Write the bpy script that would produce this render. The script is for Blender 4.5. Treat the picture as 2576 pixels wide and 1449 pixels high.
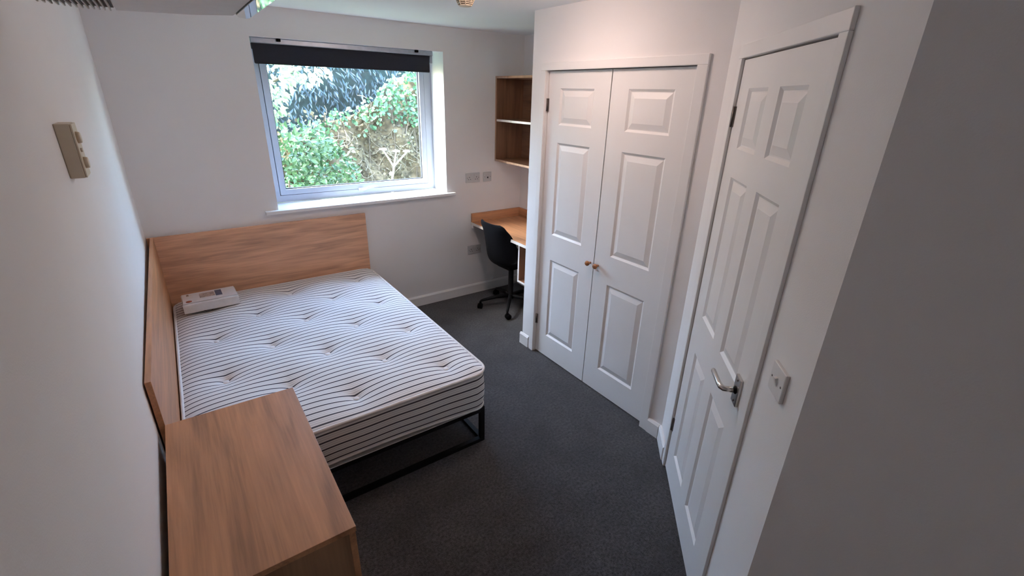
import bpy, bmesh, math, random
from math import sin, cos, pi, radians, sqrt, exp, atan2
from mathutils import Vector, Matrix
import numpy as np

for o in list(bpy.data.objects):
    bpy.data.objects.remove(o, do_unlink=True)
scene = bpy.context.scene
COL = scene.collection
random.seed(7)

# ------------------------------------------------------------------ camera
CAM = Vector((.2541, -3.6933, 1.8421))
yaw, pit, rol = radians(-35.8448), radians(-22.6413), radians(1.5891)
F = Vector((-sin(yaw) * cos(pit), cos(yaw) * cos(pit), sin(pit)))
rt = Vector((cos(yaw), sin(yaw), 0))
up = rt.cross(F)
R_ = rt * cos(rol) + up * sin(rol)
U_ = -rt * sin(rol) + up * cos(rol)
camd = bpy.data.cameras.new('camera')
camd.sensor_fit = 'HORIZONTAL'
camd.sensor_width = 36.0
camd.lens = 1163.417 * 36.0 / 2576.0
camd.clip_start = .02
cam = bpy.data.objects.new('camera', camd)
COL.objects.link(cam)
M3 = Matrix((R_, U_, -F)).transposed()
cam.matrix_world = Matrix.Translation(CAM) @ M3.to_4x4()
scene.camera = cam

# ------------------------------------------------------------------ world, sun, exposure
scene.view_settings.view_transform = 'Standard'
scene.view_settings.look = 'None'
scene.view_settings.gamma = 1.0
scene.view_settings.use_curve_mapping = False
scene.view_settings.exposure = 0.0
SKY, SUN, LAMP = 7.4, 25.0, 38.0
world = bpy.data.worlds.new('sky')
scene.world = world
world.use_nodes = True
wn = world.node_tree
wn.nodes.clear()
wo = wn.nodes.new('ShaderNodeOutputWorld')
wb = wn.nodes.new('ShaderNodeBackground')
ws = wn.nodes.new('ShaderNodeTexSky')
ws.sky_type = 'NISHITA'
ws.sun_disc = False
ws.sun_elevation = radians(50)
ws.sun_rotation = radians(-72)
ws.air_density = 1.0
ws.dust_density = 2.0
wb.inputs['Strength'].default_value = SKY
wn.links.new(ws.outputs[0], wb.inputs[0])
wn.links.new(wb.outputs[0], wo.inputs[0])
sund = bpy.data.lights.new('sun', 'SUN')
sund.energy = SUN
sund.angle = radians(1.0)
sund.color = (.80, .92, 1.0)
sun = bpy.data.objects.new('sun', sund)
COL.objects.link(sun)
sun.location = (-4, -2, 8)
sdir = Vector((.60, -.20, -.78)).normalized()
sun.rotation_euler = sdir.to_track_quat('-Z', 'Y').to_euler()
try:
    scene.cycles.use_denoising = True
    scene.cycles.max_bounces = 12
    scene.cycles.diffuse_bounces = 7
    scene.cycles.transparent_max_bounces = 16
    scene.cycles.sample_clamp_indirect = 8.0
except Exception:
    pass

# ------------------------------------------------------------------ materials
MATS = {}
def nodes_of(name):
    m = bpy.data.materials.new(name)
    m.use_nodes = True
    nt = m.node_tree
    return m, nt, nt.nodes['Principled BSDF']
def setin(b, k, v):
    if k in b.inputs:
        b.inputs[k].default_value = v
def rgb(c):
    return (c[0], c[1], c[2], 1.0)

def plain(name, col, rough=.5, metal=0., var=.06, scale=30., bump=0., bscale=200., spec=.5, coat=0.):
    """base colour with slight noise variation and fine bump"""
    m, nt, b = nodes_of(name)
    tc = nt.nodes.new('ShaderNodeTexCoord')
    n = nt.nodes.new('ShaderNodeTexNoise')
    n.inputs['Scale'].default_value = scale
    n.inputs['Detail'].default_value = 4
    nt.links.new(tc.outputs['Object'], n.inputs['Vector'])
    r = nt.nodes.new('ShaderNodeValToRGB')
    r.color_ramp.elements[0].position = .3
    r.color_ramp.elements[1].position = .7
    r.color_ramp.elements[0].color = rgb([c * (1 - var) for c in col])
    r.color_ramp.elements[1].color = rgb([min(1, c * (1 + var)) for c in col])
    nt.links.new(n.outputs['Fac'], r.inputs[0])
    nt.links.new(r.outputs[0], b.inputs['Base Color'])
    b.inputs['Roughness'].default_value = rough
    b.inputs['Metallic'].default_value = metal
    setin(b, 'Specular IOR Level', spec)
    setin(b, 'Coat Weight', coat)
    if bump:
        n2 = nt.nodes.new('ShaderNodeTexNoise')
        n2.inputs['Scale'].default_value = bscale
        n2.inputs['Detail'].default_value = 3
        nt.links.new(tc.outputs['Object'], n2.inputs['Vector'])
        bp = nt.nodes.new('ShaderNodeBump')
        bp.inputs['Strength'].default_value = bump
        bp.inputs['Distance'].default_value = .004
        nt.links.new(n2.outputs['Fac'], bp.inputs['Height'])
        nt.links.new(bp.outputs[0], b.inputs['Normal'])
    MATS[name] = m
    return m

def wood(name, grain, base=(.46, .215, .10), contrast=.42, rough=.40):
    """oak laminate, grain along the given local axis (0,1,2)"""
    m, nt, b = nodes_of(name)
    tc = nt.nodes.new('ShaderNodeTexCoord')
    def chain(sc_cross, sc_long, detail, dist):
        mp = nt.nodes.new('ShaderNodeMapping')
        s = [sc_cross] * 3
        s[grain] = sc_long
        mp.inputs['Scale'].default_value = s
        nt.links.new(tc.outputs['Object'], mp.inputs['Vector'])
        n = nt.nodes.new('ShaderNodeTexNoise')
        n.inputs['Scale'].default_value = 1.0
        n.inputs['Detail'].default_value = detail
        n.inputs['Distortion'].default_value = dist
        nt.links.new(mp.outputs[0], n.inputs['Vector'])
        return n
    n1 = chain(13, 1.3, 5, 1.3)
    n2 = chain(130, 5, 3, .3)
    n3 = chain(4, .8, 2, .6)
    def mul(sock, k):
        x = nt.nodes.new('ShaderNodeMath'); x.operation = 'MULTIPLY'
        nt.links.new(sock, x.inputs[0]); x.inputs[1].default_value = k
        return x.outputs[0]
    def add(a, c):
        x = nt.nodes.new('ShaderNodeMath'); x.operation = 'ADD'
        nt.links.new(a, x.inputs[0]); nt.links.new(c, x.inputs[1])
        return x.outputs[0]
    s = add(add(mul(n1.outputs['Fac'], .5), mul(n2.outputs['Fac'], .22)), mul(n3.outputs['Fac'], .28))
    r = nt.nodes.new('ShaderNodeValToRGB')
    e = r.color_ramp.elements
    e[0].position = .36; e[1].position = .64
    e[0].color = rgb([c * (1 - contrast) for c in base])
    e[1].color = rgb([c * (1 + contrast * .75) for c in base])
    mid = e.new(.5); mid.color = rgb(base)
    nt.links.new(s, r.inputs[0])
    nt.links.new(r.outputs[0], b.inputs['Base Color'])
    b.inputs['Roughness'].default_value = rough
    bp = nt.nodes.new('ShaderNodeBump')
    bp.inputs['Strength'].default_value = .12
    bp.inputs['Distance'].default_value = .001
    nt.links.new(n2.outputs['Fac'], bp.inputs['Height'])
    nt.links.new(bp.outputs[0], b.inputs['Normal'])
    MATS[name] = m
    return m

WALL = plain('wall_paint', (.82, .805, .80), .85, var=.012, scale=3, bump=.10, bscale=260)
CEIL = plain('ceiling_paint', (.88, .88, .885), .9, var=.01, scale=3, bump=.06, bscale=200)
GLOSS = plain('white_gloss_paint', (.82, .81, .80), .38, var=.012, scale=6, bump=.03, bscale=90)
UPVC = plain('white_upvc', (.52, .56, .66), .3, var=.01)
PLAST = plain('white_plastic', (.74, .73, .72), .35, var=.02)
SOCK = plain('socket_plastic', (.52, .51, .51), .4, var=.02)
CREAM = plain('cream_and_shaded_plastic', (.62, .53, .40), .45, var=.03)
BLACKP = plain('black_plastic', (.004, .004, .005), .7, var=.1, spec=.08)
BLACKM = plain('black_metal', (.005, .005, .006), .55, metal=0., var=.1, spec=.15)
DARK = plain('dark_gap', (.01, .009, .008), .9)
CHROME = plain('satin_chrome', (.62, .60, .58), .22, metal=1., var=.03)
STEEL = plain('hinge_steel', (.16, .14, .13), .4, metal=.8)
WOOD_X = wood('oak_grain_x', 0)
WOOD_Y = wood('oak_grain_y', 1)
WOOD_Z = wood('oak_grain_z', 2)
WOOD_HB = wood('oak_headboard', 0, base=(.60, .325, .195))
WOOD_D = wood('oak_shelf_shaded', 2, base=(.23, .112, .062))  # oak base lowered to paint in the shade on the shelf
WOOD_DX = wood('oak_shelf_shaded_y', 1, base=(.23, .112, .062))  # same oak with the shelf's shade in its colour, grain along y
WOOD_K = plain('knob_wood', (.33, .135, .05), .3, var=.15, scale=60)
EDGE = plain('pale_edging', (.70, .64, .58), .5)
SILL = plain('sill_gloss', (.86, .87, .88), .3, var=.01)
VENT = plain('vent_brown', (.10, .08, .06), .8, var=.35, scale=120)
SLAT = plain('vent_slat', (.50, .47, .43), .5, var=.1)
UNIT = plain('unit_casing', (.78, .77, .76), .5, var=.02)
ACRYL = plain('acrylic_panel', (.30, .34, .33), .03, var=.02, spec=1.0, coat=1.0)
BLIND = plain('blind_fabric', (.018, .018, .026), .9, var=.12, scale=400, bump=.15, bscale=900)
ALU = plain('blind_rail_metal', (.42, .46, .52), .35, metal=.6)
FELT = plain('felt_tuft', (.80, .80, .80), .95)
PIPING = plain('mattress_piping', (.78, .76, .75), .9, bump=.2, bscale=700)
WRAP = plain('plastic_wrap', (.72, .72, .73), .22, var=.05, scale=25, bump=.5, bscale=28, coat=.4)
CARD = plain('printed_card', (.70, .66, .66), .5, var=.03)
PRINT_O = plain('print_orange', (.34, .075, .03), .5)
PRINT_B = plain('print_brown', (.25, .15, .10), .5, var=.4, scale=120)
PRINT_T = plain('print_tan', (.42, .33, .29), .5, var=.5, scale=90)
PRINT_N = plain('print_navy', (.075, .08, .13), .5, var=.2, scale=60)
SOIL = plain('soil', (.085, .062, .032), .95, var=.55, scale=14, bump=1.0, bscale=40)
GRASS = plain('grass_ground', (.08, .12, .04), .95, var=.4, scale=9, bump=1.0, bscale=60)
ROOT = plain('dry_root', (.22, .185, .13), .9, var=.3, scale=40)
BARK = plain('bark', (.10, .075, .05), .95, var=.4, scale=25, bump=.8, bscale=50)
STALK = plain('dead_stalk', (.88, .86, .80), .8, var=.05)
BRICK = plain('outer_wall', (.45, .40, .36), .9, var=.15, scale=9, bump=.4, bscale=60)

def carpet():
    m, nt, b = nodes_of('carpet')
    tc = nt.nodes.new('ShaderNodeTexCoord')
    def noise(sc, det, rough=.6):
        n = nt.nodes.new('ShaderNodeTexNoise')
        n.inputs['Scale'].default_value = sc
        n.inputs['Detail'].default_value = det
        n.inputs['Roughness'].default_value = rough
        nt.links.new(tc.outputs['Object'], n.inputs['Vector'])
        return n
    a = noise(75, 5, .8); c = noise(4.5, 5, .65); f = noise(320, 2)
    r = nt.nodes.new('ShaderNodeValToRGB')
    e = r.color_ramp.elements
    e[0].position = .36; e[1].position = .66
    e[0].color = (.012, .011, .0115, 1); e[1].color = (.095, .088, .091, 1)
    nt.links.new(a.outputs['Fac'], r.inputs[0])
    r2 = nt.nodes.new('ShaderNodeValToRGB')
    r2.color_ramp.elements[0].position = .36; r2.color_ramp.elements[1].position = .66
    r2.color_ramp.elements[0].color = (.72, .72, .72, 1); r2.color_ramp.elements[1].color = (1.18, 1.18, 1.18, 1)
    nt.links.new(c.outputs['Fac'], r2.inputs[0])
    mx = nt.nodes.new('ShaderNodeMix'); mx.data_type = 'RGBA'; mx.blend_type = 'MULTIPLY'
    mx.inputs[0].default_value = 1.0
    nt.links.new(r.outputs[0], mx.inputs[6]); nt.links.new(r2.outputs[0], mx.inputs[7])
    nt.links.new(mx.outputs[2], b.inputs['Base Color'])
    b.inputs['Roughness'].default_value = 1.0
    setin(b, 'Specular IOR Level', .1)
    setin(b, 'Sheen Weight', .25)
    bp = nt.nodes.new('ShaderNodeBump')
    bp.inputs['Strength'].default_value = .9; bp.inputs['Distance'].default_value = .006
    nt.links.new(f.outputs['Fac'], bp.inputs['Height'])
    nt.links.new(bp.outputs[0], b.inputs['Normal'])
    return m
CARPET = carpet()

def ticking(name, axis, pitch=.0395, dirty=(.80, .79, .785)):
    """white ticking with one bold dark stripe and two faint ones per repeat"""
    m, nt, b = nodes_of(name)
    at = nt.nodes.new('ShaderNodeAttribute'); at.attribute_name = 'cloth'
    sp = nt.nodes.new('ShaderNodeSeparateXYZ')
    nt.links.new(at.outputs['Vector'], sp.inputs[0])
    d = nt.nodes.new('ShaderNodeMath'); d.operation = 'DIVIDE'
    nt.links.new(sp.outputs[axis], d.inputs[0]); d.inputs[1].default_value = pitch
    fr = nt.nodes.new('ShaderNodeMath'); fr.operation = 'FRACT'
    nt.links.new(d.outputs[0], fr.inputs[0])
    r = nt.nodes.new('ShaderNodeValToRGB')
    r.color_ramp.interpolation = 'LINEAR'
    e = r.color_ramp.elements
    W = rgb(dirty); B = (.045, .045, .06, 1); G = (.50, .50, .51, 1)
    e[0].position = 0; e[0].color = B
    e[1].position = 1; e[1].color = B
    for p_, c_ in [(.085, B), (.11, W), (.33, W), (.35, G), (.39, G), (.41, W), (.62, W), (.64, G), (.68, G), (.70, W), (.89, W), (.915, B)]:
        x = e.new(p_); x.color = c_
    nt.links.new(fr.outputs[0], r.inputs[0])
    nt.links.new(r.outputs[0], b.inputs['Base Color'])
    b.inputs['Roughness'].default_value = .85
    tc = nt.nodes.new('ShaderNodeTexCoord')
    n = nt.nodes.new('ShaderNodeTexNoise'); n.inputs['Scale'].default_value = 900
    nt.links.new(tc.outputs['Object'], n.inputs['Vector'])
    bp = nt.nodes.new('ShaderNodeBump'); bp.inputs['Strength'].default_value = .15; bp.inputs['Distance'].default_value = .001
    nt.links.new(n.outputs['Fac'], bp.inputs['Height']); nt.links.new(bp.outputs[0], b.inputs['Normal'])
    return m
TICK_TOP = ticking('mattress_ticking_top', 1)
TICK_SIDE = ticking('mattress_ticking_side', 2, pitch=.0425)

def glass_pane():
    m = bpy.data.materials.new('window_glass')
    m.use_nodes = True
    nt = m.node_tree
    nt.nodes.clear()
    o = nt.nodes.new('ShaderNodeOutputMaterial')
    t = nt.nodes.new('ShaderNodeBsdfTransparent'); t.inputs[0].default_value = (.93, .97, .96, 1)
    g = nt.nodes.new('ShaderNodeBsdfGlossy'); g.inputs['Roughness'].default_value = .0
    lw = nt.nodes.new('ShaderNodeLayerWeight'); lw.inputs[0].default_value = .5
    pw = nt.nodes.new('ShaderNodeMath'); pw.operation = 'POWER'; pw.inputs[1].default_value = 5.0
    nt.links.new(lw.outputs['Facing'], pw.inputs[0])
    f = nt.nodes.new('ShaderNodeMath'); f.operation = 'MULTIPLY_ADD'
    f.inputs[1].default_value = .6; f.inputs[2].default_value = .04
    nt.links.new(pw.outputs[0], f.inputs[0])
    mx = nt.nodes.new('ShaderNodeMixShader')
    nt.links.new(f.outputs[0], mx.inputs[0]); nt.links.new(t.outputs[0], mx.inputs[1]); nt.links.new(g.outputs[0], mx.inputs[2])
    nt.links.new(mx.outputs[0], o.inputs[0])
    return m
GLASS = glass_pane()

def emit(name, col, strength):
    m = bpy.data.materials.new(name)
    m.use_nodes = True
    nt = m.node_tree
    b = nt.nodes['Principled BSDF']
    b.inputs['Base Color'].default_value = rgb((.9, .9, .88))
    n = nt.nodes.new('ShaderNodeTexNoise'); n.inputs['Scale'].default_value = 2
    setin(b, 'Emission Color', rgb(col)); setin(b, 'Emission Strength', strength)
    nt.links.new(n.outputs['Fac'], b.inputs['Roughness'])
    return m
LAMPM = emit('lamp_diffuser', (1.0, .74, .645), LAMP)

def leafmat(name, c0, c1, rough=.35, trans=.25):
    m = bpy.data.materials.new(name)
    m.use_nodes = True
    nt = m.node_tree
    b = nt.nodes['Principled BSDF']
    o = nt.nodes['Material Output']
    geo = nt.nodes.new('ShaderNodeNewGeometry')
    oi = nt.nodes.new('ShaderNodeObjectInfo')
    ad = nt.nodes.new('ShaderNodeMath'); ad.operation = 'ADD'
    nt.links.new(geo.outputs['Random Per Island'], ad.inputs[0]); nt.links.new(oi.outputs['Random'], ad.inputs[1])
    fr = nt.nodes.new('ShaderNodeMath'); fr.operation = 'FRACT'
    nt.links.new(ad.outputs[0], fr.inputs[0])
    r = nt.nodes.new('ShaderNodeValToRGB')
    r.color_ramp.elements[0].color = rgb(c0); r.color_ramp.elements[1].color = rgb(c1)
    nt.links.new(fr.outputs[0], r.inputs[0])
    nt.links.new(r.outputs[0], b.inputs['Base Color'])
    b.inputs['Roughness'].default_value = rough
    tr = nt.nodes.new('ShaderNodeBsdfTranslucent')
    nt.links.new(r.outputs[0], tr.inputs[0])
    mx = nt.nodes.new('ShaderNodeMixShader'); mx.inputs[0].default_value = trans
    nt.links.new(b.outputs[0], mx.inputs[1]); nt.links.new(tr.outputs[0], mx.inputs[2])
    nt.links.new(mx.outputs[0], o.inputs[0])
    return m
LAUREL = leafmat('laurel_leaf', (.035, .085, .032), (.11, .20, .085), .3)
IVY = leafmat('ivy_leaf', (.03, .085, .038), (.09, .19, .075), .35)
CONIF = leafmat('conifer_spray', (.010, .022, .025), (.032, .06, .066), .5, .1)
LITTER = leafmat('leaf_litter', (.06, .046, .024), (.17, .135, .07), .8, .1)

# ------------------------------------------------------------------ geometry helpers
class MB:
    def __init__(s):
        s.v = []; s.f = []; s.smooth = []
    def add(s, vs, fs, sm=False):
        o = len(s.v)
        s.v += [tuple(x) for x in vs]
        for f in fs:
            s.f.append(tuple(i + o for i in f)); s.smooth.append(sm)
        return s
    def box(s, x0, x1, y0, y1, z0, z1):
        vs = [(x, y, z) for z in (z0, z1) for y in (y0, y1) for x in (x0, x1)]
        return s.add(vs, [(0, 2, 3, 1), (4, 5, 7, 6), (0, 1, 5, 4), (1, 3, 7, 5), (3, 2, 6, 7), (2, 0, 4, 6)])
    def prism(s, pts, z0, z1):
        """plan polygon (ccw) extruded in z"""
        n = len(pts)
        vs = [(x, y, z0) for x, y in pts] + [(x, y, z1) for x, y in pts]
        fs = [tuple(range(n - 1, -1, -1)), tuple(range(n, 2 * n))]
        fs += [(i, (i + 1) % n, n + (i + 1) % n, n + i) for i in range(n)]
        return s.add(vs, fs)
    def tube(s, path, r, n=10, cap=True, closed=False):
        path = [Vector(p) for p in path]
        m = len(path)
        rs = r if isinstance(r, (list, tuple)) else [r] * m
        vs = []; prev = None
        for i, p in enumerate(path):
            a = path[(i - 1) % m] if (closed or i > 0) else path[i]
            b = path[(i + 1) % m] if (closed or i < m - 1) else path[i]
            t = (b - a).normalized()
            if prev is None:
                u = t.orthogonal().normalized()
            else:
                u = (prev - t * prev.dot(t))
                u = u.normalized() if u.length > 1e-6 else t.orthogonal().normalized()
            prev = u
            w = t.cross(u)
            for k in range(n):
                q = 2 * pi * k / n
                vs.append(p + (u * cos(q) + w * sin(q)) * rs[i])
        fs = []
        for i in range(m if closed else m - 1):
            j = (i + 1) % m
            for k in range(n):
                l = (k + 1) % n
                fs.append((i * n + k, i * n + l, j * n + l, j * n + k))
        if cap and not closed:
            fs.append(tuple(range(n - 1, -1, -1)))
            fs.append(tuple((m - 1) * n + k for k in range(n)))
        return s.add(vs, fs, True)
    def lathe(s, prof, n=24, c=(0, 0, 0), axis='z'):
        """prof: list of (radius, height) bottom to top"""
        vs = []
        for r, h in prof:
            for k in range(n):
                q = 2 * pi * k / n
                p = (r * cos(q), r * sin(q), h)
                if axis == 'y':
                    p = (p[0], p[2], -p[1])
                elif axis == 'x':
                    p = (p[2], p[1], -p[0])
                vs.append((p[0] + c[0], p[1] + c[1], p[2] + c[2]))
        fs = []
        m = len(prof)
        for i in range(m - 1):
            for k in range(n):
                l = (k + 1) % n
                fs.append((i * n + k, i * n + l, (i + 1) * n + l, (i + 1) * n + k))
        fs.append(tuple(range(n - 1, -1, -1)))
        fs.append(tuple((m - 1) * n + k for k in range(n)))
        return s.add(vs, fs, True)
    def build(s, name, mat, parent=None, bevel=0., seg=2, loc=None, rz=0., fix=True):
        me = bpy.data.meshes.new(name)
        me.from_pydata(s.v, [], s.f)
        me.polygons.foreach_set('use_smooth', s.smooth)
        me.materials.append(mat)
        if fix:
            bm = bmesh.new(); bm.from_mesh(me)
            bmesh.ops.recalc_face_normals(bm, faces=bm.faces)
            if bevel:
                ed = [e for e in bm.edges if len(e.link_faces) == 2 and e.calc_face_angle(0) > .6]
                bmesh.ops.bevel(bm, geom=ed, offset=bevel, segments=seg, profile=.6, affect='EDGES', clamp_overlap=True)
            bm.to_mesh(me); bm.free()
        me.update()
        o = bpy.data.objects.new(name, me)
        COL.objects.link(o)
        if parent is not None:
            o.parent = parent
        if loc is not None:
            o.location = loc
            o.rotation_euler = (0, 0, rz)
        return o

def tag(o, label=None, cat=None, group=None, kind=None):
    if label: o['label'] = label
    if cat: o['category'] = cat
    if group: o['group'] = group
    if kind: o['kind'] = kind
    return o
def empty(name, loc, rz=0.):
    o = bpy.data.objects.new(name, None)
    o.empty_display_size = .1
    COL.objects.link(o)
    o.location = loc
    o.rotation_euler = (0, 0, rz)
    return o
def thing(name, label, cat, loc=(0, 0, 0), rz=0., group=None):
    return tag(empty(name, loc, rz), label, cat, group)
def struct(o, label, cat):
    return tag(o, label, cat, kind='structure')

# ------------------------------------------------------------------ dimensions
H = 2.325                       # ceiling
W = 2.2528                      # wardrobe wall plane
YA, YM, YB = -1.2393, -1.7693, -2.3003
YW = -1.0867                    # far end of wardrobe wall
YC = -2.4383                    # corner with the angled wall
XR = 2.985                      # alcove right wall
GA = radians(44.558)
gd = Vector((-sin(GA), -cos(GA), 0)); gn = Vector((-cos(GA), sin(GA), 0))
G0 = Vector((W, YC, 0)) - gn * .008
SC = 1.287
GZ = atan2(gd.y, gd.x)
KX, KY = (G0 + gd * SC).x, (G0 + gd * SC).y   # outer corner
YN = -5.0                       # wall behind the camera

# ------------------------------------------------------------------ structure
fl = MB().box(-.3, 3.3, YN - .2, .35, -.12, 0)
struct(fl.build('floor', CARPET), 'dark grey flecked carpet floor of the bedroom', 'floor')
ce = MB().box(-.3, 3.3, YN - .2, .35, H, H + .2)
struct(ce.build('ceiling', CEIL), 'plain white painted ceiling', 'ceiling')
WX0, WX1, WZ0, WZ1 = .8026, 2.178, 1.027, 2.1468
bw = MB()
bw.box(-.3, WX0, 0, .30, 0, H); bw.box(WX1, 3.3, 0, .30, 0, H)
bw.box(WX0, WX1, 0, .30, WZ1, H); bw.box(WX0, WX1, 0, .30, 0, WZ0 - .025)
struct(bw.build('wall_back', WALL), 'white wall around the window above the bed head', 'wall')
struct(MB().prism([(-.3, 0), (-.3, YN), (-YN * .0093, YN), (0, 0)], 0, H).build('wall_left', WALL), 'white side wall along the bed', 'wall')
struct(MB().box(XR, XR + .2, -2.6, 0, 0, H).build('wall_right', WALL), 'white wall behind the desk in the alcove', 'wall')
ww = MB()
JA, JB, JT = YA + .004, YB - .004, 1.9875
ww.box(W, W + .09, JA + .018, YW, 0, H)
ww.box(W, W + .20, YC - .05, JB - .018, 0, H)
ww.box(W, W + .09, JB - .018, JA + .018, JT + .018, H)
ww.box(W + .09, XR, YW - .09, YW, 0, H)
struct(ww.build('wall_wardrobe', WALL), 'white wall framing the built-in wardrobe doors', 'wall')
L0, L1, LT = .234, .986, 1.9865
wd = MB()
wd.box(0, L0 - .022, 0, .09, 0, H); wd.box(L1 + .022, SC, 0, .09, 0, H); wd.box(L0 - .022, L1 + .022, 0, .09, LT + .024, H)
struct(wd.build('wall_angled', WALL, loc=G0, rz=GZ), 'angled white wall holding the six panel door', 'wall')
struct(MB().box(KX, KX + .09, YN, KY - .0, 0, H).build('wall_passage', WALL), 'unlit wall of the passage beside the light switch', 'wall')
struct(MB().box(-.3, 3.3, YN - .2, YN, 0, H).build('wall_near', WALL), 'white wall closing the passage', 'wall')
struct(MB().box(3.2, 3.3, YN, -2.6, 0, H).build('wall_outer', BRICK), 'outer wall beyond the angled wall', 'wall')

# skirting: profile with chamfered top
def skirt(name, length, loc, rz, label, h=.095, t=.016):
    m = MB()
    p = [(0, 0), (-t, 0), (-t, h - .014), (-.007, h), (0, h)]
    vs = [(0, y, z) for y, z in p] + [(length, y, z) for y, z in p]
    n = len(p)
    m.add(vs, [tuple(range(n)), tuple(range(2 * n - 1, n - 1, -1))] + [(i, n + i, n + (i + 1) % n, (i + 1) % n) for i in range(n)])
    return struct(m.build(name, GLOSS, loc=loc, rz=rz), label, 'skirting')
skirt('baseboard_back', XR - .0, (0, 0, 0), 0, 'white skirting board along the window wall')
skirt('baseboard_left', 4.9, (-YN * .0093, YN, 0), pi / 2 + math.atan(.0093), 'white skirting board along the side wall by the bed')
skirt('baseboard_right', 1.05, (XR, -.02, 0), -pi / 2, 'white skirting board behind the desk')
skirt('baseboard_wardrobe', .105, (W, YW + .016, 0), -pi / 2, 'short white skirting between alcove corner and wardrobe doors')
skirt('baseboard_corner', YB - .058 - YC, (W, YB - .058, 0), -pi / 2, 'short white skirting between wardrobe and angled wall')
skirt('baseboard_angled', .185, G0, GZ, 'short white skirting beside the hinges of the six panel door')

# architraves and linings: trims in the frame of a wall (x along wall, y into wall)
def architrave(name, x0, x1, top, w0, w1, wt, thick, loc, rz, label):
    t = empty(name, loc, rz)
    struct(t, label, 'door frame')
    for a, b in ((x0 - w0, x0), (x1, x1 + w1)):
        MB().box(a, b, -thick, 0, 0, top).build('side_board', GLOSS, t, bevel=.003)
    MB().box(x0 - w0, x1 + w1, -thick, 0, top, top + wt).build('head_board', GLOSS, t, bevel=.003)
    MB().box(x0 - .018, x0, 0, .09, 0, top).build('lining', GLOSS, t)
    MB().box(x1, x1 + .018, 0, .09, 0, top).build('lining', GLOSS, t)
    MB().box(x0 - .018, x1 + .018, 0, .09, top, top + .018).build('lining', GLOSS, t)
    return t
WZR = -pi / 2
WL = Vector((W, 0, 0))          # local x = -y world
architrave('trim_1', -JA, -JB, JT, .046, .055, .044, .014, WL, WZR, 'white frame around the wardrobe doors')
architrave('trim_2', L0 - .004, L1 + .004, LT + .006, .042, .046, .048, .012, G0, GZ, 'white frame around the six panel door')

def panel_leaf(root, x0, x1, z0, z1, panels, y, thick):
    """moulded leaf with openings, and one raised panel part in each opening; front at local y facing -y"""
    rim, dep = .012, .009
    xs = sorted({x0, x1} | {p[0] for p in panels} | {p[1] for p in panels})
    zs = sorted({z0, z1} | {p[2] for p in panels} | {p[3] for p in panels})
    m = MB()
    for i in range(len(xs) - 1):
        for j in range(len(zs) - 1):
            a, b, c, d = xs[i], xs[i + 1], zs[j], zs[j + 1]
            if any(p[0] <= a and b <= p[1] and p[2] <= c and d <= p[3] for p in panels):
                continue
            m.add([(a, y, c), (b, y, c), (b, y, d), (a, y, d)], [(0, 1, 2, 3)])
    for a, b, c, d in panels:
        o = [(a, y, c), (b, y, c), (b, y, d), (a, y, d)]
        i_ = [(a + rim, y + dep, c + rim), (b - rim, y + dep, c + rim), (b - rim, y + dep, d - rim), (a + rim, y + dep, d - rim)]
        m.add(o + i_, [(k, (k + 1) % 4, 4 + (k + 1) % 4, 4 + k) for k in range(4)])
    yb = y + thick
    m.add([(x0, y, z0), (x1, y, z0), (x1, y, z1), (x0, y, z1), (x0, yb, z0), (x1, yb, z0), (x1, yb, z1), (x0, yb, z1)],
          [(0, 4, 5, 1), (1, 5, 6, 2), (2, 6, 7, 3), (3, 7, 4, 0), (4, 7, 6, 5)])
    m.build('leaf', GLOSS, root, fix=False)
    for a, b, c, d in panels:
        q = MB()
        def ring(ins, yy):
            return [(a + ins, yy, c + ins), (b - ins, yy, c + ins), (b - ins, yy, d - ins), (a + ins, yy, d - ins)]
        rs = [ring(rim - .001, y + dep), ring(rim + .004, y + dep), ring(rim + .030, y + .0015), ring(rim + .033, y + .0005)]
        vs = sum(rs, [])
        fs = []
        for k in range(3):
            fs += [(4 * k + i, 4 * k + (i + 1) % 4, 4 * k + 4 + (i + 1) % 4, 4 * k + 4 + i) for i in range(4)]
        fs.append((12, 13, 14, 15))
        q.add(vs, fs)
        q.build('panel', GLOSS, root, fix=False)

ROWS = [(.180, .781), (.962, 1.569), (1.675, 1.887)]
def hinge(root, x, z, y):
    MB().tube([(x, y, z - .038), (x, y, z + .038)], .0055, 10).box(x - .012, x + .012, y + .001, y + .006, z - .038, z + .038).build('hinge', STEEL, root)
def wardrobe_door(name, x0, x1, knob_x, hinge_x, label):
    t = empty(name, WL, WZR)
    struct(t, label, 'door')
    c0, c1 = (-YA + .1105, -YA + .4035) if x0 < 1.5 else (-YM + .1265, -YM + .4165)
    panel_leaf(t, x0, x1, .008, 1.9835, [(c0, c1, a, b) for a, b in ROWS], .018, .035)
    k = MB().lathe([(.007, .019), (.007, .006), (.0075, .004), (.014, -.002), (.0165, -.009), (.0165, -.014), (.012, -.020), (.004, -.0215)], 20, (knob_x, 0, .878), 'y')
    k.build('knob', WOOD_K, t)['label'] = 'brown turned wooden knob'
    for z in (1.79, .28):
        hinge(t, hinge_x, z, .010)
    return t
wardrobe_door('door_1', -YA + .002, -YM - .0035, -YM - .030, -YA - .001, 'white wardrobe door leaf hinged beside the desk alcove')
wardrobe_door('door_2', -YM + .0035, -YB - .002, -YM + .038, -YB + .001, 'white wardrobe door leaf hinged beside the six panel door')

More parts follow.
